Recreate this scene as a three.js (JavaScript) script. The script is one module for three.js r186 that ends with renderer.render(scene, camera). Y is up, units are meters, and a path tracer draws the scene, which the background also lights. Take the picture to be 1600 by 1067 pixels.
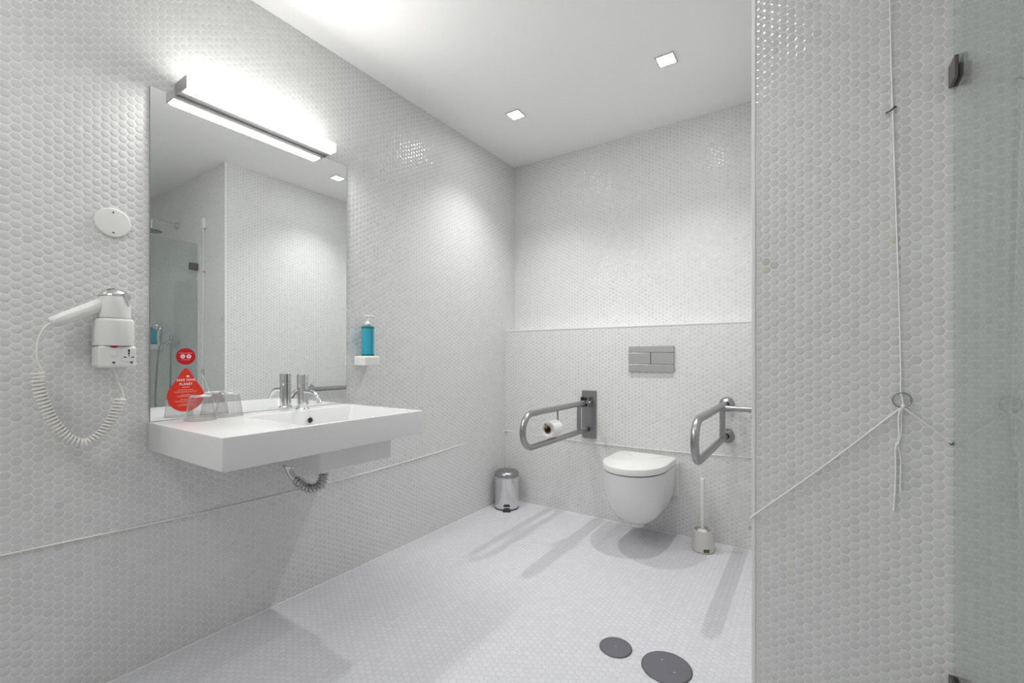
import * as THREE from 'three';
import { RoundedBoxGeometry } from 'three/addons/geometries/RoundedBoxGeometry.js';
import { RectAreaLightUniformsLib } from 'three/addons/lights/RectAreaLightUniformsLib.js';
import { mergeGeometries, toCreasedNormals } from 'three/addons/utils/BufferGeometryUtils.js';

// ---------------------------------------------------------------- camera, light, exposure
const scene = new THREE.Scene();
scene.background = new THREE.Color(0x000000);
const FOCAL = 699.83, CY = 557.87, YAW = THREE.MathUtils.degToRad(33.7031);
const EYE = new THREE.Vector3(1.9124, 1.0682, 0);
const camera = new THREE.PerspectiveCamera(2 * Math.atan(533.5 / FOCAL) * 180 / Math.PI, 1600 / 1067, 0.02, 50);
camera.position.copy(EYE);
camera.rotation.y = YAW;
camera.setViewOffset(1600, 1067, 0, 533.5 - CY, 1600, 1067);
scene.add(camera);

const renderer = new THREE.WebGLRenderer({ antialias: true });
renderer.toneMapping = THREE.LinearToneMapping;
renderer.toneMappingExposure = 1.0;
renderer.shadowMap.enabled = true;
renderer.shadowMap.type = THREE.PCFSoftShadowMap;
RectAreaLightUniformsLib.init();

const SPOT = 3.15;                // candela of a ceiling downlight at full power
const STRIP = 84;                // luminance of the mirror lamp
const FILL_PANEL = 9;                // luminance of the added fill panel behind the camera
const H = 2.534;                 // ceiling height
const ZB = -2.8995, ZL = -2.784; // back wall above and below the ledge
const ZP = -1.6026, XP = 1.7588; // the wall at the right: its face and its corner
const XG = 2.2232, XS = 3.3;    // glass screen, far shower wall
const LEDGE = 1.2675, ZF = 1.25; // ledge height, wall behind the camera

// ---------------------------------------------------------------- helpers
let seed = 7;
const rnd = () => { seed = (seed * 1664525 + 1013904223) >>> 0; return seed / 4294967296; };
const V = (x, y, z) => new THREE.Vector3(x, y, z);
const lin = (r, g, b) => new THREE.Color().setRGB(r, g ?? r, b ?? r);
const std = (o) => new THREE.MeshStandardMaterial(o);
const phy = (o) => new THREE.MeshPhysicalMaterial(o);
const used = {};
function numbered(name) { const n = used[name] = (used[name] ?? -1) + 1; return n ? `${name}_${String(n).padStart(3, '0')}` : name; }
function mesh(name, geo, mat, parent) {
  const m = new THREE.Mesh(geo, mat); m.name = name; m.castShadow = m.receiveShadow = true;
  (parent ?? scene).add(m); return m;
}
function thing(name, label, category, [x, y, z] = [0, 0, 0], group) {
  const g = new THREE.Group(); g.name = numbered(name); g.position.set(x, y, z);
  g.userData = { label, category }; if (group) g.userData.group = group;
  scene.add(g); return g;
}
function structure(name, geo, mat, label) {
  const m = mesh(name, geo, mat); m.userData = { kind: 'structure', label }; return m;
}
const box = (x0, x1, y0, y1, z0, z1) => new THREE.BoxGeometry(x1 - x0, y1 - y0, z1 - z0).translate((x0 + x1) / 2, (y0 + y1) / 2, (z0 + z1) / 2);
const rbox = (x0, x1, y0, y1, z0, z1, r = 0.004, s = 3) => new RoundedBoxGeometry(x1 - x0, y1 - y0, z1 - z0, s, r).translate((x0 + x1) / 2, (y0 + y1) / 2, (z0 + z1) / 2);
const cyl = (r0, r1, h, x = 0, y = 0, z = 0, n = 32) => new THREE.CylinderGeometry(r1, r0, h, n).translate(x, y + h / 2, z);
const lathe = (pts, n = 48) => new THREE.LatheGeometry(pts.map((p) => new THREE.Vector2(p[0], p[1])), n);
const merge = (list) => mergeGeometries(list.map((g) => { const q = g.index ? g.toNonIndexed() : g.clone(); for (const k of Object.keys(q.attributes)) if (!['position', 'normal', 'uv'].includes(k)) q.deleteAttribute(k); return q; }));
const tube = (pts, r, seg = 64, rad = 12, closed = false, tension = 0.5) => new THREE.TubeGeometry(new THREE.CatmullRomCurve3(pts, closed, 'centripetal', tension), seg, r, rad, closed);
function rod(a, b, r, n = 16) {
  const d = b.clone().sub(a), g = new THREE.CylinderGeometry(r, r, d.length(), n);
  g.applyQuaternion(new THREE.Quaternion().setFromUnitVectors(V(0, 1, 0), d.clone().normalize()));
  return g.translate((a.x + b.x) / 2, (a.y + b.y) / 2, (a.z + b.z) / 2);
}
// a straight-and-arc path of lines with round corners
function path(points, radius) {
  const p = new THREE.CurvePath(), n = points.length; let last = points[0];
  for (let i = 1; i < n - 1; i++) {
    const a = points[i].clone().sub(points[i - 1]), b = points[i + 1].clone().sub(points[i]);
    const r = Math.min(radius, a.length() * 0.5, b.length() * 0.5);
    const s = points[i].clone().addScaledVector(a.normalize(), -r), e = points[i].clone().addScaledVector(b.normalize(), r);
    if (last.distanceTo(s) > 1e-5) p.add(new THREE.LineCurve3(last, s));
    const k = 0.5523 * r, c = points[i];
    p.add(new THREE.CubicBezierCurve3(s, s.clone().addScaledVector(a, k), e.clone().addScaledVector(b, -k), e));
    last = e;
  }
  p.add(new THREE.LineCurve3(last, points[n - 1]));
  return p;
}
const pathTube = (points, radius, r, seg = 96, rad = 18) => new THREE.TubeGeometry(path(points, radius), seg, r, rad);
// skin over rings of equally many points, ends closed
function loft(rings, crease = 0.7) {
  const n = rings[0].length, pos = [], idx = [];
  rings.forEach((r) => r.forEach((p) => pos.push(p.x, p.y, p.z)));
  for (let i = 0; i < rings.length - 1; i++) for (let j = 0; j < n; j++) {
    const a = i * n + j, b = i * n + (j + 1) % n, c = a + n, d = b + n;
    idx.push(a, c, b, b, c, d);
  }
  for (const [k, flip] of [[0, false], [rings.length - 1, true]]) {
    const c = pos.length / 3, m = rings[k].reduce((s, p) => s.add(p), V(0, 0, 0)).divideScalar(n);
    pos.push(m.x, m.y, m.z);
    for (let j = 0; j < n; j++) { const a = k * n + j, b = k * n + (j + 1) % n; flip ? idx.push(a, c, b) : idx.push(a, b, c); }
  }
  const g = new THREE.BufferGeometry();
  g.setAttribute('position', new THREE.Float32BufferAttribute(pos, 3)); g.setIndex(idx);
  const uv = new Float32Array(pos.length / 3 * 2); for (let i = 0; i < uv.length / 2; i++) { uv[2 * i] = pos[3 * i]; uv[2 * i + 1] = pos[3 * i + 1]; }
  g.setAttribute('uv', new THREE.BufferAttribute(uv, 2));
  return toCreasedNormals(g, crease);
}
function pixel(p) { // where a point shows in the 1600 x 1067 frame
  const dx = p.x - EYE.x, dy = p.y - EYE.y, dz = p.z - EYE.z;
  const d = -dx * Math.sin(YAW) - dz * Math.cos(YAW), r = dx * Math.cos(YAW) - dz * Math.sin(YAW);
  return [800 + FOCAL * r / d, CY - FOCAL * dy / d, d];
}

// ---------------------------------------------------------------- materials
const M = {
  grout: std({ color: lin(0.85, 0.85, 0.84), roughness: 0.8 }),
  floorGrout: std({ color: lin(0.63, 0.63, 0.645), roughness: 0.8 }),
  paint: std({ color: lin(0.91, 0.91, 0.905), roughness: 0.9 }),
  wallPaint: std({ color: lin(0.80, 0.80, 0.79), roughness: 0.7 }),
  trim: std({ color: lin(0.84, 0.84, 0.83), roughness: 0.35 }),
  ceramic: phy({ color: lin(0.80, 0.80, 0.80), roughness: 0.25, clearcoat: 0.25, clearcoatRoughness: 0.1 }),
  plastic: std({ color: lin(0.82, 0.82, 0.80), roughness: 0.3 }),
  paper: std({ color: lin(0.86, 0.85, 0.84), roughness: 0.95 }),
  card: std({ color: lin(0.30, 0.19, 0.10), roughness: 0.9 }),
  rope: std({ color: lin(0.88, 0.875, 0.85), roughness: 0.85 }),
  cable: std({ color: lin(0.85, 0.84, 0.78), roughness: 0.45 }),
  chrome: std({ color: lin(0.72, 0.72, 0.73), metalness: 1, roughness: 0.08 }),
  steel: std({ color: lin(0.38, 0.38, 0.385), metalness: 1, roughness: 0.3 }),
  plateSteel: std({ color: lin(0.60, 0.60, 0.605), metalness: 1, roughness: 0.26 }),
  alu: std({ color: lin(0.45, 0.44, 0.44), metalness: 0.8, roughness: 0.4 }),
  silver: std({ color: lin(0.90, 0.915, 0.905), metalness: 1, roughness: 0.0 }),
  lampFrame: std({ color: lin(0.62), metalness: 0.2, roughness: 0.4 }),
  hoseMetal: std({ color: lin(0.46), metalness: 1, roughness: 0.14 }),
  dark: std({ color: lin(0.02), roughness: 0.5 }),
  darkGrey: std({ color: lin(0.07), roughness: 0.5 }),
  hingeMetal: std({ color: lin(0.16, 0.15, 0.14), metalness: 0.9, roughness: 0.35 }),
  redLens: phy({ color: lin(0.45, 0.02, 0.02), roughness: 0.15 }),
  drain: std({ color: lin(0.165, 0.165, 0.19), metalness: 0.25, roughness: 0.45 }),
  drainRim: std({ color: lin(0.12, 0.12, 0.14), metalness: 0.3, roughness: 0.5 }),
  bristle: std({ color: lin(0.75), roughness: 0.9 }),
  screen: phy({ color: lin(0.90, 0.93, 0.918), roughness: 0.02, transmission: 1, thickness: 0, ior: 1.5 }),
  glass: phy({ color: lin(0.93, 0.93, 0.93), roughness: 0.0, transmission: 1, thickness: 0, ior: 1.5 }),
  solidGlass: phy({ color: lin(0.97), roughness: 0.02, transmission: 1, thickness: 0.005, ior: 1.45 }),
  soap: phy({ color: lin(0.06, 0.56, 0.72), roughness: 0.12, transmission: 0.4, thickness: 0, ior: 1.35, clearcoat: 0.6 }),
  soapEdge: phy({ color: lin(0.0, 0.16, 0.17), roughness: 0.15 }),
  glow: std({ color: lin(0.9), emissive: lin(1, 0.99, 0.97), emissiveIntensity: 1.6, roughness: 0.5 }),
  spotGlow: std({ color: lin(0.9), emissive: lin(1, 1, 1), emissiveIntensity: 70, roughness: 0.5 }),
};

// ---------------------------------------------------------------- mosaic of hexagons
const PITCH = 0.0254, COL = PITCH * Math.sqrt(3) / 2, GAP = 0.0023, RISE = 0.0010;
function hexOutline(flat) { // rounded corners: two points for each corner
  const R = flat / Math.sqrt(3), out = [], c = 0.16;
  const q = [...Array(6)].map((_, i) => new THREE.Vector2(R * Math.cos(i * Math.PI / 3), R * Math.sin(i * Math.PI / 3)));
  for (let i = 0; i < 6; i++) for (const [j, t] of [[(i + 5) % 6, c], [(i + 1) % 6, c]]) out.push(q[i].clone().lerp(q[j], t));
  return out;
}
// cushion over an outline: u, v in the wall's plane, height along its normal
function cushion(outline, centre) {
  const n = outline.length, rings = [[0.6, RISE - 0.00024], [0.93, RISE - 0.00058], [1, 0]], pos = [centre.x, centre.y, RISE], idx = [];
  for (const [f, h] of rings) for (const p of outline) pos.push(centre.x + (p.x - centre.x) * f, centre.y + (p.y - centre.y) * f, h);
  for (let j = 0; j < n; j++) idx.push(0, 1 + j, 1 + (j + 1) % n);
  for (let r = 0; r < 2; r++) for (let j = 0; j < n; j++) {
    const a = 1 + r * n + j, b = 1 + r * n + (j + 1) % n; idx.push(a, a + n, b, b, a + n, b + n);
  }
  const g = new THREE.BufferGeometry();
  g.setAttribute('position', new THREE.Float32BufferAttribute(pos, 3)); g.setIndex(idx); g.computeVertexNormals();
  const uv = new Float32Array(pos.length / 3 * 2); for (let i = 0; i < uv.length / 2; i++) { uv[2 * i] = pos[3 * i]; uv[2 * i + 1] = pos[3 * i + 1]; }
  g.setAttribute('uv', new THREE.BufferAttribute(uv, 2));
  return g;
}
function clipped(poly, u0, u1, v0, v1) {
  const cut = (pts, inside, cross) => pts.flatMap((p, i) => { const q = pts[(i + 1) % pts.length], a = inside(p), b = inside(q); return a ? (b ? [q] : [cross(p, q)]) : b ? [cross(p, q), q] : []; });
  const at = (p, q, t) => new THREE.Vector2(p.x + (q.x - p.x) * t, p.y + (q.y - p.y) * t);
  let r = poly;
  r = cut(r, (p) => p.x >= u0, (p, q) => at(p, q, (u0 - p.x) / (q.x - p.x)));
  r = cut(r, (p) => p.x <= u1, (p, q) => at(p, q, (u1 - p.x) / (q.x - p.x)));
  r = cut(r, (p) => p.y >= v0, (p, q) => at(p, q, (v0 - p.y) / (q.y - p.y)));
  r = cut(r, (p) => p.y <= v1, (p, q) => at(p, q, (v1 - p.y) / (q.y - p.y)));
  return r;
}
const HEX = hexOutline(PITCH - GAP), HEXGEO = cushion(HEX, new THREE.Vector2(0, 0));
const TONES = 7;
const glaze = (base, roughness) => [...Array(TONES)].map((_, i) => std({ color: lin(...base.map((c) => c * (0.945 + 0.09 * i / (TONES - 1)))), roughness }));
const WALLTILE = glaze([0.72, 0.723, 0.717], 0.085), FLOORTILE = glaze([0.70, 0.70, 0.73], 0.3);
const STAINED = std({ color: lin(0.66, 0.64, 0.56), roughness: 0.2 }), DULL = std({ color: lin(0.59, 0.585, 0.565), roughness: 0.2 });
// frame: origin, u axis, v axis (unit); the normal is u x v. keep(point) = may be a part of its own
function mosaic(wall, O, U, W, [u0, u1, v0, v1], [pu, pv], tones, pick, keep = () => true, marks = [], hole = () => false) {
  const N = U.clone().cross(W), turn = new THREE.Matrix4().makeBasis(U, W, N);
  const whole = [], edges = [];
  const i0 = Math.floor((u0 - pu) / COL) - 1, i1 = Math.ceil((u1 - pu) / COL) + 1;
  for (let i = i0; i <= i1; i++) {
    const u = pu + i * COL, shift = (i & 1) ? PITCH / 2 : 0;
    const j0 = Math.floor((v0 - pv) / PITCH) - 1, j1 = Math.ceil((v1 - pv) / PITCH) + 1;
    for (let j = j0; j <= j1; j++) {
      const v = pv + j * PITCH + shift;
      if (hole(u, v)) continue;
      const poly = HEX.map((p) => new THREE.Vector2(p.x + u, p.y + v));
      if (poly.every((p) => p.x > u0 && p.x < u1 && p.y > v0 && p.y < v1)) {
        const P = O.clone().addScaledVector(U, u).addScaledVector(W, v), [px, py, d] = pixel(P);
        const seen = d > 0.05 && px > -6 && px < 1606 && py > -6 && py < 1073 && keep(P, px, py);
        const sight = P.clone().sub(EYE), size = seen ? Math.abs(sight.dot(N)) / sight.length() / (d * d) : 0;
        const r = rnd(), tone = Math.min(TONES - 1, Math.max(0, Math.round(3.4 + (r - 0.5) * 4 + (rnd() < 0.05 ? -3 : 0))));
        whole.push({ P, u, v, size, tone, tu: (rnd() - 0.5) * 0.03, tv: (rnd() - 0.5) * 0.03 });
      } else {
        const c = clipped(poly, u0, u1, v0, v1);
        const o = c.filter((p, k) => p.distanceTo(c[(k + 1) % c.length]) > 2e-4);
        if (o.length > 2) {
          const m = o.reduce((s, p) => s.add(p), new THREE.Vector2()).divideScalar(o.length);
          const wide = Math.max(...o.map((p) => p.distanceTo(m)));
          if (wide > 0.004) edges.push(cushion(o, m).applyMatrix4(turn).translate(O.x, O.y, O.z));
        }
      }
    }
  }
  whole.sort((a, b) => b.size - a.size);
  const mat4 = (t) => turn.clone().multiply(new THREE.Matrix4().makeRotationFromEuler(new THREE.Euler(t.tv, t.tu, 0))).setPosition(t.P);
  const singles = whole.slice(0, pick), rest = whole.slice(pick);
  singles.forEach((t) => {
    const mark = marks.find(([mu, mv]) => Math.hypot(mu - t.u, mv - t.v) < PITCH * 0.5);
    const m = mesh('tile', HEXGEO, mark ? mark[2] : tones[t.tone], wall);
    m.applyMatrix4(mat4(t));
  });
  const field = new THREE.InstancedMesh(HEXGEO, tones[0].clone(), rest.length);
  field.material.color.setRGB(1, 1, 1);
  field.name = 'mosaic_field'; field.userData = { kind: 'stuff' }; field.castShadow = field.receiveShadow = true;
  rest.forEach((t, k) => {
    field.setMatrixAt(k, mat4(t));
    const mark = marks.find(([mu, mv]) => Math.hypot(mu - t.u, mv - t.v) < PITCH * 0.5);
    field.setColorAt(k, (mark ? mark[2] : tones[t.tone]).color);
  });
  wall.add(field);
  if (edges.length) { const e = mesh('cut_tile_edge', merge(edges), tones[3], wall); e.userData = { kind: 'stuff' }; }
}

// ---------------------------------------------------------------- room shell
const floor = structure('floor', box(-0.2, XS + 0.2, -0.15, 0, ZB - 0.2, ZF + 0.2), M.floorGrout, 'pale floor of small white hexagonal mosaic tiles');
const drains = [[1.316, -1.581, 0.058], [1.5, -1.576, 0.083]];
mosaic(floor, V(0, 0, 0), V(1, 0, 0), V(0, 0, -1), [0.002, XS, -0.35, -ZL - 0.002], [0.006, 0.003], FLOORTILE, 300,
  (P, px, py) => py > 870 && px < 1170 && !drains.some(([x, z, r]) => Math.hypot(P.x - x, P.z - z) < r + 0.012), [],
  (u, v) => drains.some(([x, z, r]) => Math.hypot(u - x, -v - z) < r + 0.004));
structure('ceiling', box(-0.2, XS + 0.2, H, H + 0.15, ZB - 0.2, ZF + 0.2), M.paint, 'smooth white painted ceiling');

const wallLeft = structure('wall_left', box(-0.2, 0, 0, H, ZB, ZF), M.grout, 'long left wall of glossy pale grey hexagon mosaic behind the washbasin');
mosaic(wallLeft, V(0, 0, 0), V(0, 0, -1), V(0, 1, 0), [-0.35, -ZB, 0.002, H], [0.2604, 1.6435 % PITCH], WALLTILE, 300,
  (P) => !(P.y > 0.70 && P.y < 2.0 && P.z < -0.6 && P.z > -1.39) && !(P.y > 1.46 && P.y < 1.56 && P.z < -0.45 && P.z > -0.545));

const wallBack = structure('wall_back', box(-0.2, XS + 0.2, 0, H, ZB - 0.2, ZB), M.grout, 'back wall of pale grey hexagon mosaic above the ledge');
mosaic(wallBack, V(0, 0, ZB), V(1, 0, 0), V(0, 1, 0), [0.002, XP, LEDGE, H], [0.01, 0.006], WALLTILE, 0);
const wallLow = structure('wall_back_lower', box(0, XP, 0, LEDGE, ZB, ZL), M.grout, 'projecting lower back wall of mosaic behind the toilet, with a ledge');
mosaic(wallLow, V(0, 0, ZL), V(1, 0, 0), V(0, 1, 0), [0.002, XP, 0.002, LEDGE - 0.008], [0.004, 0.004], WALLTILE, 0);

const wallRight = structure('wall_right', box(XP, XS + 0.2, 0, H, ZB, ZP), M.grout, 'right wall of glossy grey hexagon mosaic carrying the pull cord');
mosaic(wallRight, V(0, 0, ZP), V(1, 0, 0), V(0, 1, 0), [XP + 0.009, XS, 0.002, H], [1.7743, 1.5048 % PITCH], WALLTILE, 300,
  (P) => P.x < XG - 0.02, [[1.7966, 1.351, STAINED], [1.7966, 1.376, DULL], [1.820, 1.362, DULL], [2.10, 1.387, STAINED]]);
mosaic(wallRight, V(XP, 0, 0), V(0, 0, 1), V(0, 1, 0).multiplyScalar(1), [ZL + 0.002, ZP - 0.009, 0.002, H], [ZP - 0.02, 0.01], WALLTILE, 0);
const wallShower = structure('wall_shower', box(XS, XS + 0.2, 0, H, ZP, ZF), M.grout, 'far end wall of the shower, of mosaic tiles');
mosaic(wallShower, V(XS, 0, 0), V(0, 0, 1), V(0, 1, 0), [ZP + 0.002, -0.5, 0.002, H], [ZP + 0.01, 0.01], WALLTILE, 0);
structure('wall_front', box(-0.2, XS + 0.2, 0, H, ZF, ZF + 0.2), M.wallPaint, 'plain pale wall opposite the toilet');

const door = structure('door_1', rbox(0.55, 1.45, 0, 2.1, ZF - 0.04, ZF + 0.01, 0.004), M.paint, 'white flush door in the wall behind the camera');
mesh('door_handle', merge([rod(V(1.36, 1.02, ZF - 0.04), V(1.36, 1.02, ZF - 0.09), 0.01), rod(V(1.37, 1.02, ZF - 0.09), V(1.24, 1.02, ZF - 0.09), 0.009)]), M.steel, door);

structure('trim_1', rbox(XP - 0.0022, XP + 0.0085, 0, H, ZP - 0.008, ZP + 0.0028, 0.001, 2), M.trim, 'white edge strip on the corner of the right wall');
structure('trim_2', rbox(0.001, XP - 0.001, LEDGE - 0.008, LEDGE + 0.002, ZL - 0.004, ZL + 0.003, 0.001, 2), M.trim, 'white edge strip along the ledge above the toilet');
structure('trim_3', rod(V(0.0015, 0.0015, ZL), V(0.0015, 0.0015, 0.3), 0.0035, 8), M.trim, 'white joint between left wall and floor');
structure('trim_4', rod(V(0, 0.0015, ZL + 0.0015), V(XP, 0.0015, ZL + 0.0015), 0.003, 8), M.trim, 'white joint between back wall and floor');

// ---------------------------------------------------------------- ceiling downlights
function downlight(x, z, label, power = 1) {
  const t = thing('ceiling_downlight', label, 'downlight', [x, H, z], 'square recessed ceiling downlights');
  const s = 0.044, w = 0.0055, y0 = -0.007;
  const sh = new THREE.Shape([new THREE.Vector2(-s, -s), new THREE.Vector2(s, -s), new THREE.Vector2(s, s), new THREE.Vector2(-s, s)]);
  const i = s - w; sh.holes.push(new THREE.Path([new THREE.Vector2(-i, -i), new THREE.Vector2(-i, i), new THREE.Vector2(i, i), new THREE.Vector2(i, -i)]));
  mesh('frame', new THREE.ExtrudeGeometry(sh, { depth: 0.006, bevelSize: 0.0008, bevelThickness: 0.0008, bevelSegments: 1 }).rotateX(Math.PI / 2), M.lampFrame, t);
  mesh('lens', box(-i, i, -0.0045, -0.0005, -i, i), M.spotGlow, t);
  const L = new THREE.SpotLight(0xffffff, SPOT * power, 0, THREE.MathUtils.degToRad(55), 1, 2);
  L.position.set(x, H - 0.012, z); L.target.position.set(x, 0, z); L.castShadow = true; L.shadow.radius = 0.8; L.shadow.mapSize.set(1024, 1024);
  scene.add(L, L.target);
}
downlight(0.43, -2.262, 'lit square downlight in the ceiling near the back left corner');
downlight(1.321, -2.255, 'lit square downlight in the ceiling above the toilet, larger and further right');
downlight(1.70, -1.0, 'square ceiling downlight outside the top of the picture, before the right wall', 0.2);
{ // unseen fill panel, added behind the camera to brighten the near left wall
  const t = thing('added_fill_panel', 'added square fill light on the ceiling behind the camera, unseen', 'lamp', [0.7, H, 0.5]);
  mesh('frame', rbox(-0.32, 0.32, -0.03, -0.001, -0.32, 0.32, 0.003), M.trim, t);
  mesh('diffuser', box(-0.3, 0.3, -0.032, -0.028, -0.3, 0.3), M.glow, t);
  const L = new THREE.RectAreaLight(0xffffff, FILL_PANEL, 0.6, 0.6); L.position.set(0.7, H - 0.036, 0.5); L.rotation.x = -Math.PI / 2; scene.add(L);
}

// ---------------------------------------------------------------- mirror and its lamp
const mirror = thing('wall_mirror', 'tall frameless rectangular mirror above the washbasin', 'mirror', [0, 0.844, -0.99]);
mesh('mirror_back', box(0, 0.005, 0, 1.165, -0.395, 0.395), M.alu, mirror);
mesh('mirror_glass', box(0.005, 0.0075, 0.0005, 1.1645, -0.394, 0.394), M.silver, mirror);

const lamp = thing('mirror_lamp', 'long white light bar with grey metal ends above the mirror', 'lamp', [0, 2.012, -0.971]);
const LW = 0.3;
mesh('housing', rbox(0.002, 0.046, 0.004, 0.042, -LW, LW, 0.002), M.alu, lamp);
mesh('diffuser', rbox(0.046, 0.092, 0, 0.042, -LW + 0.002, LW - 0.003, 0.003), M.glow, lamp);
for (const s of [-1, 1]) mesh('end_cap', rbox(0.002, s > 0 ? 0.0925 : 0.046, -0.0005, 0.0435, s > 0 ? LW - 0.003 : -LW, s > 0 ? LW + 0.001 : -LW + 0.004, 0.0008, 2), M.alu, lamp);
function strip(w, h, pos, rx, ry, part = 1) { // each glowing face of the diffuser
  const L = new THREE.RectAreaLight(new THREE.Color().setRGB(1, 0.985, 0.955), STRIP * part, w, h);
  L.position.copy(pos); L.rotation.set(rx, ry, 0); scene.add(L);
}
strip(0.58, 0.038, V(0.0945, 2.033, -0.971), 0, -Math.PI / 2);
strip(0.018, 0.58, V(0.083, 2.0565, -0.971), Math.PI / 2, 0, 0.45);
strip(0.040, 0.58, V(0.070, 2.0095, -0.971), -Math.PI / 2, 0);

// stickers on the mirror
function canvasMap(w, h, draw) {
  const c = document.createElement('canvas'); c.width = w; c.height = h; draw(c.getContext('2d'), w, h);
  const t = new THREE.CanvasTexture(c); t.colorSpace = THREE.SRGBColorSpace; return t;
}
function sticker(name, label, shape, w, h, y, z, map) {
  const g = new THREE.ExtrudeGeometry(shape, { depth: 0.0008, bevelEnabled: false, curveSegments: 32 });
  const p = g.attributes.position, uv = g.attributes.uv;
  for (let i = 0; i < p.count; i++) uv.setXY(i, p.getX(i) / w + 0.5, p.getY(i) / h + 0.5);
  const m = mesh(name, g, std({ map, roughness: 0.4 }));
  m.rotation.y = Math.PI / 2; m.position.set(0.0078, y, z); m.userData = { label, category: 'sticker' };
}
{
  const w = 0.116, h = 0.159, r = w / 2, cy = -h / 2 + r, s = new THREE.Shape();
  s.moveTo(0, h / 2);
  s.bezierCurveTo(0.012, h / 2 - 0.004, 0.018, h / 2 - 0.024, 0.040, cy + 0.042);
  s.bezierCurveTo(0.054, cy + 0.024, r, cy + 0.012, r, cy);
  s.absarc(0, cy, r, 0, -Math.PI, true);
  s.bezierCurveTo(-r, cy + 0.012, -0.054, cy + 0.024, -0.040, cy + 0.042);
  s.bezierCurveTo(-0.018, h / 2 - 0.024, -0.012, h / 2 - 0.004, 0, h / 2);
  sticker('drop_sticker', 'orange-red drop-shaped sticker with white lettering on the mirror', s, w, h, 0.9485, -0.702, canvasMap(464, 636, (c, W, Hh) => {
    c.fillStyle = '#e8331c'; c.fillRect(0, 0, W, Hh);
    c.fillStyle = '#fff2ee'; c.textAlign = 'center'; c.font = 'bold 46px sans-serif';
    c.fillText('SAVE YOUR', W / 2 + 4, 190); c.fillText('PLANET', W / 2, 250);
    c.save(); c.translate(258, 132); // sprig above the lettering
    for (const a of [-1, -0.35, 0.35, 1]) { c.save(); c.rotate(a); c.beginPath(); c.ellipse(0, -13, 7, 15, 0, 0, 7); c.fill(); c.restore(); }
    c.restore();
    c.fillRect(W / 2 - 50, 276, 100, 6);
    c.fillStyle = '#f6a697';
    for (const [y, half, t] of [[312, 100, 12], [338, 148, 7], [350, 128, 7], [386, 60, 10], [402, 120, 7], [414, 100, 7], [450, 70, 11], [474, 140, 7], [486, 118, 7], [514, 66, 9], [532, 108, 7], [544, 96, 7]])
      for (let x = -half; x < half - 6; x += 20) c.fillRect(W / 2 + x, y, 15, t);
  }));
  const R = 0.0305, q = new THREE.Shape(); q.absarc(0, 0, R, 0, Math.PI * 2, false);
  sticker('round_sticker', 'round dark red sticker with two white circles above the drop', q, 2 * R, 2 * R, 1.0705, -0.702, canvasMap(256, 256, (c, W) => {
    c.fillStyle = '#c4061f'; c.fillRect(0, 0, W, W);
    c.fillStyle = '#f28b8b'; for (let x = -88; x < 84; x += 20) c.fillRect(128 + x, 70, 15, 13); for (let x = -58; x < 56; x += 20) c.fillRect(128 + x, 172, 15, 12);
    c.fillStyle = '#fbe6e6'; for (const x of [88, 168]) { c.beginPath(); c.arc(x, 127, 32, 0, 7); c.fill(); }
    c.strokeStyle = '#b39ab0'; c.lineWidth = 6; c.beginPath(); c.arc(88, 127, 14, 0, 5); c.stroke(); c.beginPath(); c.moveTo(76, 127); c.lineTo(102, 127); c.stroke();
    c.fillStyle = '#8d7a74'; c.beginPath(); c.moveTo(168, 108); c.lineTo(182, 128); c.lineTo(172, 128); c.lineTo(172, 146); c.lineTo(164, 146); c.lineTo(164, 128); c.lineTo(154, 128); c.fill();
  }));
}

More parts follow.
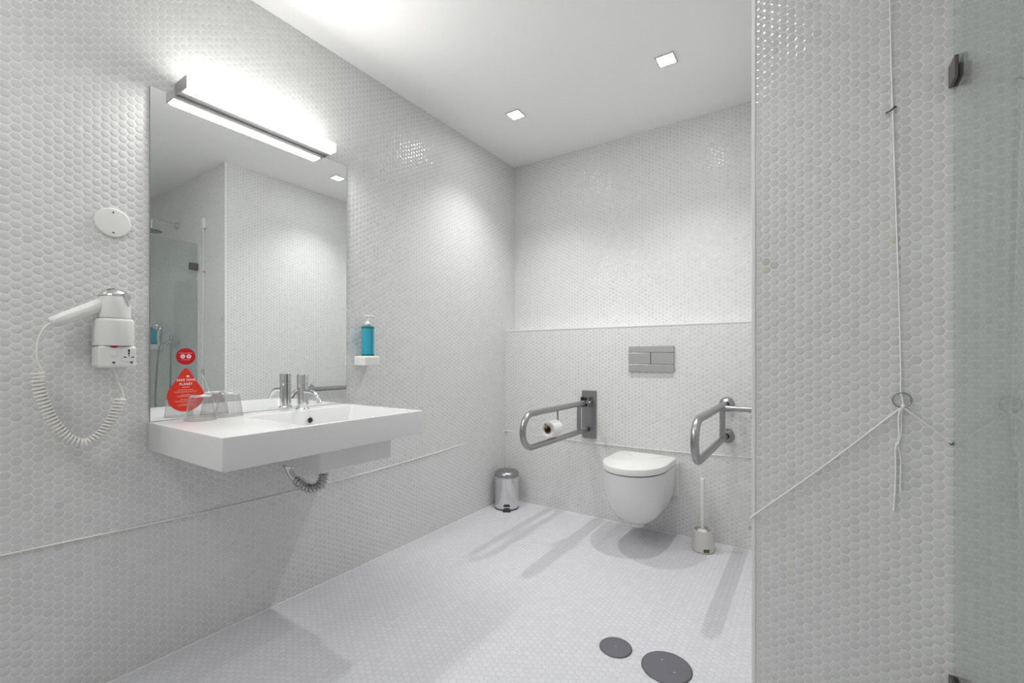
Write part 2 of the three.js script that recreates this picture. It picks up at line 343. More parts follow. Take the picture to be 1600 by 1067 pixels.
// ---------------------------------------------------------------- washbasin
const BX = 0.55, BY = 0.843, B0 = -0.588, B1 = -1.368;   // front, top, left end, right end
const basin = thing('washbasin', 'wide white ceramic washbasin fixed to the wall below the mirror', 'washbasin', [0, 0, 0]);
{
  // slab with a shallow bowl let into its right-hand part
  const bz0 = -0.845, bz1 = -1.335, bx0 = 0.115, bx1 = 0.53, rim = 0.0035;
  const rect = (x0, x1, z0, z1, y, r) => { // rounded rectangle ring, 4 x 6 points
    const out = []; const c = [[x1 - r, z0 - r, 0], [x1 - r, z1 + r, 1], [x0 + r, z1 + r, 2], [x0 + r, z0 - r, 3]];
    for (const [cx, cz, k] of c) for (let i = 0; i < 6; i++) { const a = Math.PI / 2 - k * Math.PI / 2 - i * Math.PI / 10; out.push(V(cx + r * Math.cos(a), y, cz + r * Math.sin(a))); }
    return out;
  };
  const outer = (y, d, r) => rect(0, BX - d, B0 - d, B1 + d, y, r);
  const rings = [outer(0.745, 0.004, 0.006), outer(0.749, 0, 0.006), outer(BY - 0.004, 0, 0.006), outer(BY - 0.001, 0.001, 0.006), outer(BY, 0.004, 0.006),
    rect(bx0, bx1, bz0, bz1, BY, 0.012), rect(bx0 + 0.002, bx1 - 0.002, bz0 - 0.004, bz1 + 0.002, BY - rim, 0.012),
    rect(bx0 + 0.012, bx1 - 0.02, bz0 - 0.14, bz1 + 0.022, BY - 0.082, 0.03), rect(bx0 + 0.03, bx1 - 0.05, bz0 - 0.17, bz1 + 0.05, BY - 0.086, 0.03)];
  mesh('basin_body', loft(rings.map((r) => r.slice().reverse()), 0.6), M.ceramic, basin);
  // the bowl's casing below the slab
  const low = [rect(0.02, 0.40, -0.985, -1.33, 0.745, 0.01), rect(0.02, 0.40, -0.985, -1.33, 0.64, 0.01), rect(0.03, 0.393, -0.993, -1.323, 0.633, 0.012)].reverse().map((r) => r.slice().reverse());
  mesh('bowl_casing', loft(low, 0.6), M.ceramic, basin);
  const ov = mesh('overflow_hole', new THREE.CylinderGeometry(0.0125, 0.0125, 0.004, 24).rotateZ(Math.PI / 2), M.dark, basin); ov.position.set(0.1245, 0.797, -1.118); ov.rotation.z = 0.11;
  const orr = mesh('overflow_ring', new THREE.TorusGeometry(0.0135, 0.0022, 8, 28).rotateY(Math.PI / 2), M.chrome, basin); orr.position.set(0.126, 0.797, -1.118); orr.rotation.z = 0.11;
  mesh('drain_plug', lathe([[0, 0.004], [0.02, 0.0035], [0.03, 0.001], [0.031, 0]], 32).translate(0.33, BY - 0.086, -1.12), M.chrome, basin);
}
// corrugated trap under the bowl
{
  const t = thing('drain_trap', 'chrome corrugated drain hose looping below the washbasin', 'drain pipe', [0, 0, 0]);
  const pts = [V(0.27, 0.632, -1.088), V(0.27, 0.585, -1.086), V(0.262, 0.552, -1.077), V(0.238, 0.539, -1.056), V(0.205, 0.553, -1.034), V(0.178, 0.574, -1.022)];
  const cv = new THREE.CatmullRomCurve3(pts), n = 230, rad = 20, fr = cv.computeFrenetFrames(n), rings = [];
  for (let i = 0; i <= n; i++) {
    const u = i / n, c = cv.getPointAt(u), r = 0.0175 + 0.0032 * Math.sin(u * Math.PI * 2 * 15);
    rings.push([...Array(rad)].map((_, k) => { const a = k / rad * Math.PI * 2; return c.clone().addScaledVector(fr.normals[i], r * Math.cos(a)).addScaledVector(fr.binormals[i], r * Math.sin(a)); }));
  }
  mesh('corrugated_hose', loft(rings, 1.2), M.hoseMetal, t);
  mesh('outlet_pipe', tube([V(0.182, 0.570, -1.023), V(0.162, 0.586, -1.016), V(0.148, 0.606, -1.013), V(0.145, 0.631, -1.013)], 0.0145, 32, 16), M.chrome, t);
  mesh('collar', new THREE.CylinderGeometry(0.022, 0.022, 0.018, 24).translate(0.27, 0.6235, -1.088), M.chrome, t);
  mesh('rosette', lathe([[0.012, -0.004], [0.018, -0.004], [0.022, 0.0], [0.0225, 0.012], [0.012, 0.014]], 32).translate(0.145, 0.6185, -1.013), M.chrome, t);
}
// mixer tap
{
  const t = thing('basin_tap', 'chrome column mixer tap with curved spout on the washbasin', 'tap', [0.075, BY, -1.115]);
  mesh('column', lathe([[0, 0], [0.0285, 0], [0.0285, 0.003], [0.0245, 0.005], [0.0232, 0.007], [0.0232, 0.106], [0.0225, 0.107], [0, 0.107]], 40), M.chrome, t);
  mesh('handle', lathe([[0, 0.1085], [0.0225, 0.1085], [0.0232, 0.1095], [0.0232, 0.1495], [0.022, 0.151], [0, 0.151]], 40), M.chrome, t);
  mesh('lever', rbox(0.0, 0.032, 0.146, 0.1515, -0.006, 0.006, 0.002), M.chrome, t);
  mesh('spout', tube([V(0.015, 0.077, 0), V(0.05, 0.078, 0), V(0.085, 0.074, 0), V(0.108, 0.06, 0), V(0.121, 0.04, 0)], 0.0088, 40, 18), M.chrome, t);
  const e = mesh('aerator', new THREE.CylinderGeometry(0.0098, 0.0098, 0.008, 20), M.chrome, t); e.position.set(0.1225, 0.0365, 0); e.rotation.z = 0.55;
}
// tumblers, upside down
function tumbler(x, z, label) {
  const t = thing('drinking_glass', label, 'glass', [x, BY + 0.0005, z], 'upturned tumblers on the washbasin');
  mesh('wall', lathe([[0.0345, 0.088], [0.0475, 0.003], [0.0462, 0.003], [0.0332, 0.084]], 56), M.glass, t);
  mesh('base', lathe([[0, 0.091], [0.031, 0.0915], [0.0335, 0.0905], [0.0348, 0.088], [0.0344, 0.0845], [0.032, 0.083], [0, 0.0835]], 56), M.solidGlass, t);
  mesh('rim', new THREE.TorusGeometry(0.0468, 0.0013, 10, 56).rotateX(Math.PI / 2).translate(0, 0.0015, 0), M.solidGlass, t);
}
tumbler(0.098, -0.714, 'clear tumbler upside down in front of the red drop sticker');
tumbler(0.066, -0.822, 'clear tumbler upside down on the washbasin, further from the sticker');

// ---------------------------------------------------------------- soap dispensers
function soapBottle(name, label, pos) {
  const t = thing(name, label, 'soap', pos, 'blue soap bottles');
  mesh('bottle', lathe([[0, 0.001], [0.029, 0.001], [0.031, 0.004], [0.031, 0.140], [0.029, 0.146], [0.013, 0.150], [0.0, 0.150]], 40), M.soap, t);
  mesh('base_band', lathe([[0, 0], [0.0305, 0], [0.0318, 0.002], [0.0318, 0.009], [0.031, 0.0095]], 40), M.soapEdge, t);
  mesh('shoulder_band', lathe([[0.0312, 0.138], [0.0318, 0.139], [0.0318, 0.145], [0.029, 0.1495], [0.013, 0.1515]], 40), M.soapEdge, t);
  mesh('dip_tube', rod(V(0.033, 0.01, 0.002).setLength(0.0335).setY(0.01), V(0.0315, 0.138, 0.002), 0.0013, 8), M.soapEdge, t);
  mesh('pump', merge([lathe([[0.0, 0.150], [0.0135, 0.150], [0.0135, 0.163], [0.011, 0.168], [0.0045, 0.175], [0.0045, 0.197], [0, 0.197]], 28), rod(V(0, 0.2, 0.016), V(0, 0.201, -0.034), 0.0048, 14), cyl(0.006, 0.006, 0.01, 0, 0.193, 0, 20)]), M.plastic, t);
  return t;
}
function soapShelf(label, pos) {
  const t = thing('soap_holder', label, 'holder', pos, 'white soap holders');
  mesh('shelf', rbox(0.001, 0.088, -0.046, 0, -0.047, 0.047, 0.006), M.plastic, t);
  mesh('lip', rbox(0.004, 0.084, -0.002, 0.003, -0.043, 0.043, 0.002), M.plastic, t);
  return t;
}
soapShelf('white plastic soap holder on the left wall beside the mirror', [0, 1.071, -1.478]);
soapBottle('soap_bottle', 'blue liquid soap bottle with white pump beside the mirror', [0.046, 1.0745, -1.482]);

// ---------------------------------------------------------------- round cover plate
{
  const t = thing('cover_plate', 'round white blank cover plate on the wall left of the mirror', 'cover plate', [0.001, 1.51, -0.497]);
  mesh('disc', lathe([[0, 0.0065], [0.044, 0.0065], [0.0465, 0.005], [0.047, 0.0]], 56).rotateZ(-Math.PI / 2), M.plastic, t);
  for (const y of [-0.033, 0.033]) { const s = mesh('screw', new THREE.CylinderGeometry(0.0026, 0.0026, 0.0014, 14).rotateZ(Math.PI / 2), M.darkGrey, t); s.position.set(0.0068, y, 0); }
}

// ---------------------------------------------------------------- hair dryer
{
  const Z = -0.490, t = thing('hair_dryer_holder', 'white wall holder with socket and red lamp, holding the hair dryer', 'holder', [0, 1.035, Z]);
  mesh('base_box', rbox(0.001, 0.082, 0, 0.069, -0.047, 0.047, 0.009), M.plastic, t);
  const cup = []; // half-round cup, open to nothing: a solid socket that the dryer's barrel stands in
  for (const [y, f] of [[0.0695, 0.985], [0.072, 1], [0.146, 1.0], [0.152, 0.985], [0.155, 0.94]]) cup.push([...Array(40)].map((_, k) => {
    const a = k / 40 * Math.PI * 2, s = Math.sin(a), c = Math.cos(a), e = c > 0 ? 2.4 : 8;
    return V(0.042 + 0.043 * f * Math.sign(c) * Math.abs(c) ** (2 / e) * (c > 0 ? 1.1 : 0.93), y, 0.0485 * f * Math.sign(s) * Math.abs(s) ** (2 / e));
  }));
  mesh('cup', loft(cup, 0.6), M.plastic, t);
  mesh('indicator_lamp', new THREE.SphereGeometry(1, 20, 12).scale(0.003, 0.004, 0.009).translate(0.082, 0.066, 0.010), M.redLens, t);
  const sw = mesh('rocker_switch', rbox(0.080, 0.0845, 0.037, 0.052, 0.004, 0.020, 0.0015), M.plastic, t); sw.userData.label = 'white rocker switch';
  for (const z of [0.0115, -0.033]) mesh('screw', new THREE.CylinderGeometry(0.0034, 0.0034, 0.0015, 14).rotateZ(Math.PI / 2).translate(0.0823, 0.016, z), M.darkGrey, t);
  const so = mesh('socket', rbox(0.0805, 0.0832, 0.020, 0.062, -0.044, -0.008, 0.001), M.plastic, t);
  mesh('socket_slots', merge([rbox(0.083, 0.0838, 0.050, 0.058, -0.0285, -0.0235, 0.0003), rbox(0.083, 0.0838, 0.0425, 0.048, -0.0285, -0.0235, 0.0003), rbox(0.083, 0.0838, 0.036, 0.040, -0.0272, -0.0248, 0.0003),
    rbox(0.083, 0.0838, 0.0315, 0.0345, -0.020, -0.0125, 0.0003), rbox(0.083, 0.0838, 0.0315, 0.0345, -0.0395, -0.032, 0.0003)]), M.dark, so).userData.kind = 'stuff';

  const d = thing('hair_dryer', 'white hair dryer with chrome cap and coiled cord', 'hair dryer', [0.044, 1.035, Z]);
  mesh('barrel', lathe([[0, 0.156], [0.0395, 0.156], [0.0415, 0.161], [0.0412, 0.200], [0.0395, 0.218], [0.036, 0.232], [0.028, 0.244], [0.016, 0.250], [0, 0.252]], 40), M.plastic, d);
  const cap = new THREE.SphereGeometry(0.0415, 36, 16, 0, Math.PI * 2, 0, 1.22).scale(1, 0.85, 1).rotateX(0.1).translate(0, 0.2195, 0.0);
  mesh('chrome_cap', cap, M.chrome, d);
  mesh('chrome_tongue', loft([[0.238, 0.016, 0.0375], [0.226, 0.014, 0.0395], [0.210, 0.008, 0.041], [0.198, 0.002, 0.0415]].map(([y, hw, r]) => [[-hw, 0], [hw, 0], [hw * 0.9, 0.0022], [-hw * 0.9, 0.0022]].map(([s, o]) => { const a = 0.75 + s / r; return V((r + o) * Math.cos(a), y, -(r + o) * Math.sin(a)); })), 0.4), M.chrome, d);
  mesh('grille', merge([...Array(7)].map((_, k) => rod(V(-0.018 + k * 0.006, 0.2515, 0.004), V(-0.018 + k * 0.006, 0.2475, 0.022), 0.0009, 6))), M.darkGrey, d).userData.kind = 'stuff';
  const hr = [], n = 24; // handle, tapering to its end
  for (const [k, ry, rx] of [[0, 0.0235, 0.022], [0.3, 0.0205, 0.0195], [0.75, 0.0185, 0.0175], [0.96, 0.0165, 0.016], [1, 0.0125, 0.0125]]) {
    const c = V(0, 0.204, 0.02).lerp(V(0.006, 0.134, 0.146), k), ax = V(0.006, -0.076, 0.12).normalize(), up = V(1, 0, 0).cross(ax).normalize(), si = ax.clone().cross(up);
    hr.push([...Array(n)].map((_, j) => { const a = j / n * Math.PI * 2; return c.clone().addScaledVector(up, ry * Math.cos(a)).addScaledVector(si, rx * Math.sin(a)); }));
  }
  mesh('handle', loft(hr, 0.8), M.plastic, d);
  const o = V(0.044, 1.035, Z), W = (x, y, z) => V(x, y, z).sub(o);
  mesh('cord', tube([W(0.050, 1.170, -0.345), W(0.050, 1.152, -0.330), W(0.050, 1.11, -0.317), W(0.050, 1.06, -0.3165), W(0.05, 1.035, -0.324), W(0.05, 1.022, -0.331)], 0.0032, 40, 8), M.cable, d);
  const cv = new THREE.CatmullRomCurve3([W(0.05, 1.026, -0.319), W(0.05, 0.98, -0.320), W(0.05, 0.92, -0.334), W(0.05, 0.862, -0.356), W(0.05, 0.818, -0.386), W(0.05, 0.802, -0.418), W(0.05, 0.822, -0.452), W(0.05, 0.868, -0.482), W(0.05, 0.935, -0.505)]);
  const K = 40, S = 720, fr = cv.computeFrenetFrames(S), cp = [];
  for (let i = 0; i <= S; i++) { const u = i / S, a = u * K * Math.PI * 2; cp.push(cv.getPointAt(u).addScaledVector(fr.normals[i], 0.0125 * Math.cos(a)).addScaledVector(fr.binormals[i], 0.0125 * Math.sin(a))); }
  mesh('coiled_cord', new THREE.TubeGeometry(new THREE.CatmullRomCurve3(cp), 900, 0.0031, 7), M.cable, d);
  mesh('cord_end', tube([W(0.05, 0.935, -0.512), W(0.05, 0.955, -0.509), W(0.046, 1.0, -0.495), W(0.04, 1.036, -0.487)], 0.0028, 24, 8), M.cable, d);
}

// ---------------------------------------------------------------- toilet
const TX = 1.083;
const ring = (y, hw, zf, zb, zc, ef = 2.25, eb = 7, n = 64) => [...Array(n)].map((_, k) => {
  const a = k / n * Math.PI * 2, c = Math.cos(a), s = Math.sin(a), e = s > 0 ? ef : eb;
  return V(TX + hw * Math.sign(c) * Math.abs(c) ** (2 / e), y, zc + (s > 0 ? zf - zc : zc - zb) * Math.sign(s) * Math.abs(s) ** (2 / e));
});
{
  const t = thing('toilet', 'white wall-hung toilet with closed lid', 'toilet', [0, 0, 0]);
  const body = [ring(0.102, 0.030, -2.500, -2.575, -2.54, 2, 2), ring(0.106, 0.038, -2.49, -2.585, -2.54, 2, 2), ring(0.128, 0.044, -2.480, -2.60, -2.545, 2, 2.5), ring(0.136, 0.075, -2.452, -2.635, -2.55, 2.1, 3), ring(0.155, 0.101, -2.424, -2.70, -2.55), ring(0.185, 0.124, -2.394, -2.783, -2.54),
    ring(0.225, 0.144, -2.362, -2.784, -2.53), ring(0.28, 0.160, -2.330, -2.784, -2.51), ring(0.34, 0.1685, -2.309, -2.784, -2.50), ring(0.40, 0.172, -2.297, -2.784, -2.515, 2.1), ring(0.434, 0.173, -2.293, -2.784, -2.515, 2.08), ring(0.437, 0.171, -2.296, -2.782, -2.515, 2.08)].map((r) => r.reverse());
  mesh('bowl', loft(body, 0.7).scale(1, 1, 1), M.ceramic, t);
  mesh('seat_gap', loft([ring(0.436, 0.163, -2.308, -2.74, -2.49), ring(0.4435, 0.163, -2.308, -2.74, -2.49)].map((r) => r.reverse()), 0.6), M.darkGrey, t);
  const lid = [ring(0.443, 0.174, -2.290, -2.737, -2.52, 2.05, 14), ring(0.446, 0.177, -2.286, -2.739, -2.52, 2.05, 14), ring(0.470, 0.1775, -2.285, -2.739, -2.52, 2.05, 14), ring(0.477, 0.175, -2.288, -2.737, -2.52, 2.05, 14), ring(0.480, 0.169, -2.296, -2.733, -2.52, 2.05, 14)].map((r) => r.reverse());
  mesh('lid', loft(lid, 0.6), M.plastic, t);
  for (const s of [-1, 1]) mesh('hinge', rbox(TX + s * 0.1 - 0.02, TX + s * 0.1 + 0.02, 0.436, 0.468, -2.765, -2.735, 0.006), M.plastic, t);
  mesh('wall_gasket', rbox(TX - 0.176, TX + 0.176, 0.235, 0.437, ZL + 0.001, ZL + 0.012, 0.004), M.plastic, t);
}
{
  const t = thing('flush_plate', 'brushed steel dual flush plate on the wall above the toilet', 'flush plate', [1.091, 0.977, ZL]);
  mesh('back_plate', rbox(-0.138, 0.138, 0, 0.160, 0.0015, 0.009, 0.002), M.darkGrey, t);
  mesh('upper_band', rbox(-0.138, 0.138, 0.121, 0.160, 0.003, 0.014, 0.0015), M.plateSteel, t);
  mesh('lower_band', rbox(-0.138, 0.138, 0, 0.046, 0.003, 0.014, 0.0015), M.plateSteel, t);
  mesh('button', rbox(-0.138, -0.002, 0.0485, 0.1185, 0.003, 0.0135, 0.0015), M.plateSteel, t);
  mesh('button', rbox(0.002, 0.138, 0.0485, 0.1185, 0.003, 0.0135, 0.0015), M.plateSteel, t);
}

// ---------------------------------------------------------------- grab rails
{
  const X = 0.668, t = thing('folding_grab_rail', 'folding stainless grab rail left of the toilet, with paper holder', 'grab rail', [0, 0, 0]);
  mesh('wall_plate', rbox(0.628, 0.732, 0.527, 0.847, ZL + 0.002, ZL + 0.012, 0.003), M.steel, t);
  mesh('rail', pathTube([V(X, 0.766, -2.735), V(X, 0.766, -1.966), V(X, 0.585, -1.966), V(X, 0.585, -2.755)], 0.0904, 0.0168, 160, 20), M.steel, t);
  mesh('cross_piece', rbox(X - 0.006, X + 0.006, 0.59, 0.762, -2.665, -2.625, 0.002), M.steel, t);
  for (const s of [-1, 1]) mesh('pivot_bracket', rbox(X + s * 0.025 - 0.003, X + s * 0.025 + 0.003, 0.735, 0.805, ZL + 0.011, -2.722, 0.002), M.steel, t);
  mesh('pivot_pin', rod(V(X - 0.036, 0.768, -2.742), V(X + 0.038, 0.768, -2.742), 0.011, 20), M.chrome, t);
  mesh('spring_block', rbox(X - 0.02, X + 0.02, 0.740, 0.80, ZL + 0.011, -2.748, 0.003), M.dark, t);
  mesh('rubber_stop', new THREE.CylinderGeometry(0.0175, 0.0175, 0.014, 20).rotateX(Math.PI / 2).translate(X, 0.585, -2.760), M.dark, t);
  mesh('paper_holder', tube([V(X, 0.752, -2.352), V(X, 0.70, -2.352), V(X, 0.674, -2.344), V(X, 0.668, -2.325), V(X, 0.668, -2.25), V(X, 0.668, -2.222), V(X, 0.675, -2.212), V(X - 0.004, 0.692, -2.208)], 0.0052, 60, 10), M.steel, t);
  const p = thing('toilet_roll', 'roll of white toilet paper hanging on the folding rail', 'toilet roll', [X, 0.655, -2.28]);
  const roll = lathe([[0.021, -0.049], [0.045, -0.049], [0.0465, -0.047], [0.0465, 0.047], [0.045, 0.049], [0.021, 0.049], [0.021, -0.049]], 44).rotateX(Math.PI / 2);
  mesh('paper', roll, M.paper, p);
  mesh('core', lathe([[0.0185, -0.0495], [0.021, -0.0495], [0.021, 0.0495], [0.0185, 0.0495], [0.0185, -0.0495]], 32).rotateX(Math.PI / 2), M.card, p);
}
{
  const X = 1.512, t = thing('fixed_grab_rail', 'fixed stainless grab rail right of the toilet with a side bar', 'grab rail', [0, 0, 0]);
  mesh('rail', pathTube([V(X, 0.802, ZL + 0.003), V(X, 0.802, -1.965), V(X, 0.622, -1.965), V(X, 0.622, ZL + 0.003)], 0.0899, 0.0172, 160, 20), M.steel, t);
  mesh('upright', rod(V(X, 0.63, -2.668), V(X, 0.795, -2.668), 0.0150, 18), M.steel, t);
  for (const y of [0.802, 0.624]) mesh('wall_flange', lathe([[0.017, 0.026], [0.027, 0.020], [0.036, 0.010], [0.0405, 0.002], [0.0405, 0]], 36).rotateX(Math.PI / 2).translate(X + 0.006, y, ZL + 0.001), M.steel, t);
  mesh('side_bar', pathTube([V(X, 0.792, -2.655), V(1.697, 0.792, -2.655), V(1.697, 0.792, -2.29), V(XP - 0.002, 0.792, -2.29)], 0.04, 0.0145, 90, 18), M.steel, t);
  mesh('side_flange', lathe([[0.015, 0.012], [0.032, 0.010], [0.037, 0.0]], 32).rotateZ(Math.PI / 2).translate(XP - 0.0015, 0.792, -2.29), M.steel, t);
}

// ---------------------------------------------------------------- pedal bin, brush, drains, hook
{
  const t = thing('pedal_bin', 'small polished steel pedal bin in the corner', 'bin', [0.112, 0, -2.632]);
  t.rotation.y = 0.6;
  mesh('base_ring', lathe([[0, 0.001], [0.086, 0.001], [0.087, 0.004], [0.086, 0.010]], 48), M.dark, t);
  mesh('body', lathe([[0.0855, 0.008], [0.0855, 0.212], [0.0875, 0.215], [0.0875, 0.224], [0.0855, 0.227], [0.08, 0.227]], 56), M.chrome, t);
  mesh('lid', lathe([[0.0865, 0.227], [0.0872, 0.236], [0.0845, 0.250], [0.074, 0.262], [0.055, 0.268], [0.0, 0.2705]], 56), M.steel, t);
  mesh('pedal', merge([rbox(-0.027, 0.027, 0.003, 0.015, 0.083, 0.112, 0.003), rbox(-0.02, 0.02, 0.006, 0.012, 0.06, 0.09, 0.002)]), M.dark, t);
  const s = new THREE.Shape([new THREE.Vector2(-0.025, 0.030), new THREE.Vector2(0.025, 0.030), new THREE.Vector2(0.018, 0.046), new THREE.Vector2(-0.018, 0.046)]);
  mesh('pedal_slot', new THREE.ExtrudeGeometry(s, { depth: 0.006, bevelEnabled: false }).translate(0, 0, 0.080), M.dark, t);
}
{
  const t = thing('toilet_brush_holder', 'small off-white cup on the floor holding the toilet brush', 'brush holder', [1.417, 0, -2.652]);
  mesh('cup', lathe([[0, 0.002], [0.057, 0.002], [0.0585, 0.006], [0.0545, 0.116], [0.053, 0.119], [0.0505, 0.117], [0.049, 0.10], [0.049, 0.03], [0, 0.03]], 48), std({ color: lin(0.70, 0.685, 0.655), roughness: 0.5 }), t);
  const l = mesh('label', rbox(-0.015, 0.015, 0.008, 0.026, 0.0555, 0.0585, 0.0006, 2), std({ color: lin(0.10, 0.10, 0.045), roughness: 0.5 }), t); l.rotation.y = 0.48; l.userData.label = 'small dark label low on the cup';
  const b = thing('toilet_brush', 'toilet brush with long white handle standing in its cup', 'toilet brush', [1.413, 0.032, -2.652]);
  mesh('brush_head', lathe([[0, 0], [0.025, 0.003], [0.033, 0.02], [0.033, 0.055], [0.014, 0.07], [0, 0.07]], 32), M.bristle, b);
  mesh('splash_disc', lathe([[0, 0.072], [0.025, 0.072], [0.026, 0.076], [0.012, 0.083], [0, 0.083]], 32), M.plastic, b);
  mesh('handle', lathe([[0, 0.07], [0.0085, 0.07], [0.0095, 0.12], [0.0125, 0.36], [0.0125, 0.364], [0, 0.365]], 28), M.plastic, b);
}
drains.forEach(([x, z, r], i) => {
  const t = thing('drain_cover', i ? 'larger round slate grey cover plate with two screws in the floor' : 'smaller round slate grey cover plate in the floor', 'drain cover', [x, 0, z]);
  mesh('plate', lathe([[0, 0.0042], [r - 0.004, 0.0042], [r - 0.003, 0.0035], [r - 0.003, 0]], 56), M.drain, t);
  mesh('rim', lathe([[r - 0.003, 0.0036], [r, 0.0036], [r + 0.001, 0.001], [r + 0.001, 0]], 56), M.drainRim, t);
  for (const [a, b] of i ? [[-0.022, -0.026], [0.030, 0.016]] : [[0, 0]]) mesh('screw', i ? cyl(0.0035, 0.0035, 0.001, a, 0.0042, b, 14) : rbox(-0.009, 0.009, 0.004, 0.0046, -0.001, 0.001, 0.0003).rotateY(-0.7), M.plateSteel, t);
});
{
  const m = mesh('wall_hook', new THREE.TorusGeometry(0.010, 0.0014, 8, 24), M.steel); m.position.set(1.634, 0.128, ZL + 0.011); m.rotation.y = 0.9;
  m.userData = { label: 'tiny wire loop low on the back wall beside the white edge strip', category: 'hook' };
}

// ---------------------------------------------------------------- emergency pull cord
{
  const t = thing('pull_cord', 'white emergency pull cord hanging down the right wall and running round the room', 'pull cord', [0, 0, 0]);
  const z = ZP + 0.009;
  const sw = mesh('switch_box', rbox(2.064, 2.106, 2.082, 2.162, ZP + 0.001, ZP + 0.026, 0.004), M.plastic, t);
  mesh('switch_stem', cyl(0.006, 0.004, 0.025, 2.092, 2.058, ZP + 0.016, 16), M.plastic, sw);
  mesh('cord', tube([V(2.092, 2.06, ZP + 0.014), V(2.095, 1.9, z), V(2.0985, 1.745, z), V(2.106, 1.45, z), V(2.1125, 1.2, z), V(2.1155, 1.02, z), V(2.1155, 0.975, z), V(2.1195, 0.95, z), V(2.1205, 0.936, z)], 0.0019, 120, 8), M.rope, t);
  mesh('cord_guide', tube([V(2.0855, 1.741, ZP + 0.003), V(2.091, 1.7405, ZP + 0.01), V(2.0985, 1.745, z + 0.002), V(2.103, 1.751, ZP + 0.008), V(2.106, 1.7505, ZP + 0.003)], 0.0022, 30, 8), M.hingeMetal, t);
  mesh('ring', new THREE.TorusGeometry(0.0195, 0.0021, 10, 40).translate(2.1175, 0.952, z), M.steel, t);
  mesh('knot', new THREE.SphereGeometry(0.0052, 16, 12).scale(1, 1.2, 0.8).translate(2.120, 0.935, z), M.rope, t);
  mesh('left_branch', tube([V(2.119, 0.934, z), V(1.94, 0.745, z), V(XP - 0.004, 0.560, ZP + 0.005), V(XP - 0.006, 0.553, ZP - 0.006), V(XP - 0.006, 0.50, ZP - 0.4), V(XP - 0.006, 0.516, ZL + 0.008), V(XP - 0.015, 0.517, ZL + 0.006), V(1.25, 0.501, ZL + 0.0038), V(0.64, 0.498, ZL + 0.0038), V(0.012, 0.515, ZL + 0.006), V(0.0038, 0.515, ZL + 0.014), V(0.0038, 0.482, -2.0), V(0.0038, 0.470, -1.385), V(0.0038, 0.484, -0.7), V(0.0038, 0.506, -0.25), V(0.0038, 0.53, 0.3)], 0.0026, 500, 8, false), M.rope, t);
  mesh('right_branch', tube([V(2.119, 0.934, z), V(2.17, 0.888, z), V(2.2165, 0.845, ZP + 0.006)], 0.0022, 24, 8), M.rope, t);
  mesh('tail', tube([V(2.119, 0.933, z), V(2.112, 0.918, z + 0.001), V(2.1115, 0.86, z), V(2.1095, 0.832, z), V(2.1055, 0.826, z + 0.002), V(2.105, 0.76, z), V(2.1035, 0.70, z), V(2.1005, 0.648, z)], 0.0023, 60, 8), M.rope, t);
  mesh('tail', tube([V(2.12, 0.933, z), V(2.1165, 0.915, z), V(2.1165, 0.88, z), V(2.114, 0.85, z + 0.001), V(2.110, 0.832, z), V(2.113, 0.81, z), V(2.1155, 0.79, z), V(2.1145, 0.74, z), V(2.114, 0.702, z)], 0.0017, 60, 8), M.rope, t);
  mesh('tail_knot', new THREE.SphereGeometry(0.0045, 14, 10).scale(1.1, 1.3, 0.9).translate(2.1085, 0.832, z), M.rope, t);
  for (const [x, y, zz] of [[0.006, 0.517, ZL + 0.007], [XP - 0.007, 0.517, ZL + 0.008], [2.2165, 0.844, ZP + 0.003]]) mesh('cord_eye', new THREE.TorusGeometry(0.0032, 0.0012, 8, 16).translate(x, y, zz), M.hingeMetal, t);
}

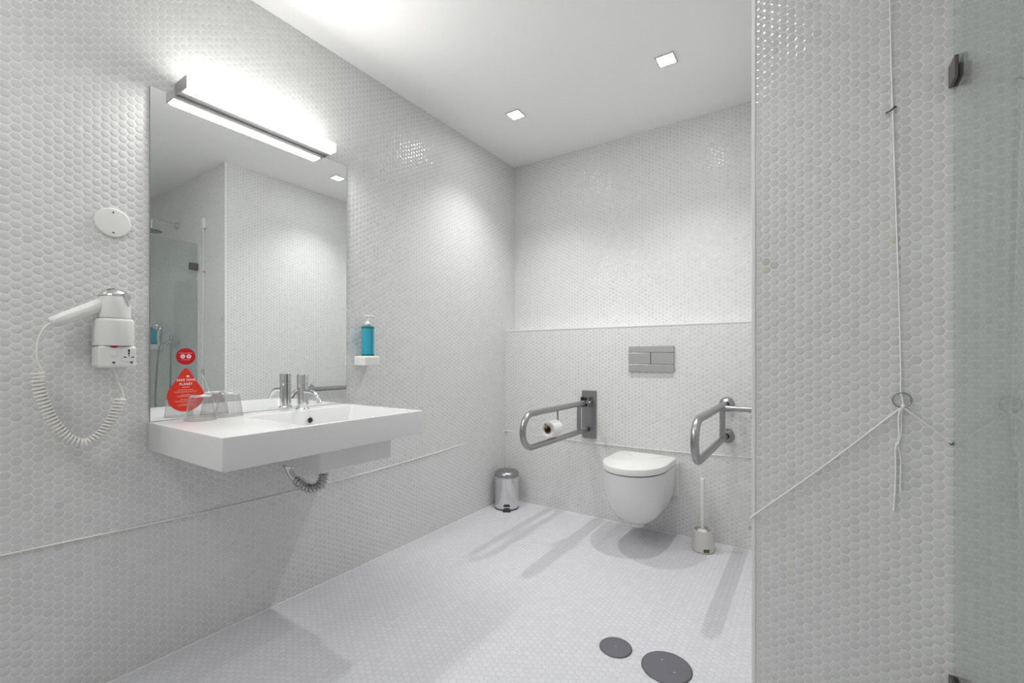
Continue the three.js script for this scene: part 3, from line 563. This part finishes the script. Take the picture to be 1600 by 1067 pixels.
// ---------------------------------------------------------------- shower behind the glass
{
  const t = thing('shower_screen', 'green-tinted glass shower screen with dark metal hinges at the right', 'shower screen', [XG, 0, 0]);
  mesh('glass_pane', rbox(-0.004, 0.004, 0.012, 1.985, ZP + 0.004, -0.72, 0.0012, 2), M.screen, t);
  for (const y of [1.795, 0.215]) {
    const h = mesh('hinge', merge([rbox(0.0045, 0.0125, y - 0.028, y + 0.028, ZP + 0.010, ZP + 0.060, 0.0015, 2), rbox(-0.0125, -0.0045, y - 0.028, y + 0.028, ZP + 0.010, ZP + 0.060, 0.0015, 2)]), M.hingeMetal, t);
    mesh('hinge_plate', rbox(-0.013, 0.030, y - 0.028, y + 0.028, ZP + 0.0018, ZP + 0.0095, 0.0015, 2), M.hingeMetal, h);
  }
}
{
  const t = thing('overhead_shower', 'flat round chrome shower head on a wall arm, seen in the mirror', 'shower head', [2.605, 2.195, ZP]);
  mesh('flange', rbox(-0.022, 0.022, -0.026, 0.026, 0.0018, 0.012, 0.003), M.chrome, t);
  mesh('arm', tube([V(0, 0, 0.01), V(0, 0.01, 0.08), V(0, 0.018, 0.155), V(0, 0.012, 0.176), V(0, -0.03, 0.185), V(0, -0.07, 0.185)], 0.009, 48, 14), M.chrome, t);
  mesh('head', lathe([[0, 0], [0.066, 0], [0.07, 0.003], [0.068, 0.008], [0.02, 0.014], [0.012, 0.022], [0, 0.022]], 48).translate(0, -0.095, 0.185), M.steel, t);
}
{
  const t = thing('shower_mixer', 'chrome shower mixer with hand shower and hose, seen in the mirror', 'shower mixer', [2.60, 1.19, ZP]);
  mesh('mixer_body', merge([rod(V(-0.05, 0, 0.05), V(0.065, 0, 0.05), 0.021, 24), rod(V(-0.03, 0, 0.002), V(-0.03, 0, 0.05), 0.02, 20), rod(V(0.045, 0, 0.002), V(0.045, 0, 0.05), 0.02, 20)]), M.chrome, t);
  mesh('lever', rbox(-0.035, -0.012, 0.02, 0.065, 0.045, 0.062, 0.004), M.chrome, t);
  mesh('valve_knob', cyl(0.014, 0.014, 0.05, 0.04, 0.018, 0.052, 20), M.chrome, t);
  mesh('cradle', rod(V(0.0, 0.0, 0.06), V(0.0, 0.0, 0.135), 0.010, 14), M.chrome, t);
  const h = mesh('hand_shower', merge([tube([V(0, -0.03, 0.135), V(0, 0.04, 0.14), V(0, 0.10, 0.135), V(0, 0.125, 0.125)], 0.0115, 24, 12), lathe([[0, 0], [0.03, 0], [0.036, 0.008], [0.03, 0.022], [0.014, 0.034], [0, 0.036]], 28).rotateX(1.9).translate(0, 0.135, 0.145)]), M.chrome, t);
  mesh('hose', tube([V(0, -0.02, 0.135), V(0, -0.2, 0.15), V(0, -0.55, 0.16), V(-0.005, -0.75, 0.12), V(-0.008, -0.6, 0.075), V(-0.008, -0.3, 0.06), V(0, -0.018, 0.055)], 0.0065, 90, 10), M.steel, t);
}
{
  const s = soapShelf('white soap holder on the shower wall, seen in the mirror', [2.97, 1.18, ZP]); s.rotation.y = -Math.PI / 2;
  soapBottle('soap_bottle', 'blue soap bottle behind the shower glass, seen in the mirror', [2.966, 1.1835, ZP + 0.046]).rotation.y = -Math.PI / 2;
}

renderer.render(scene, camera);
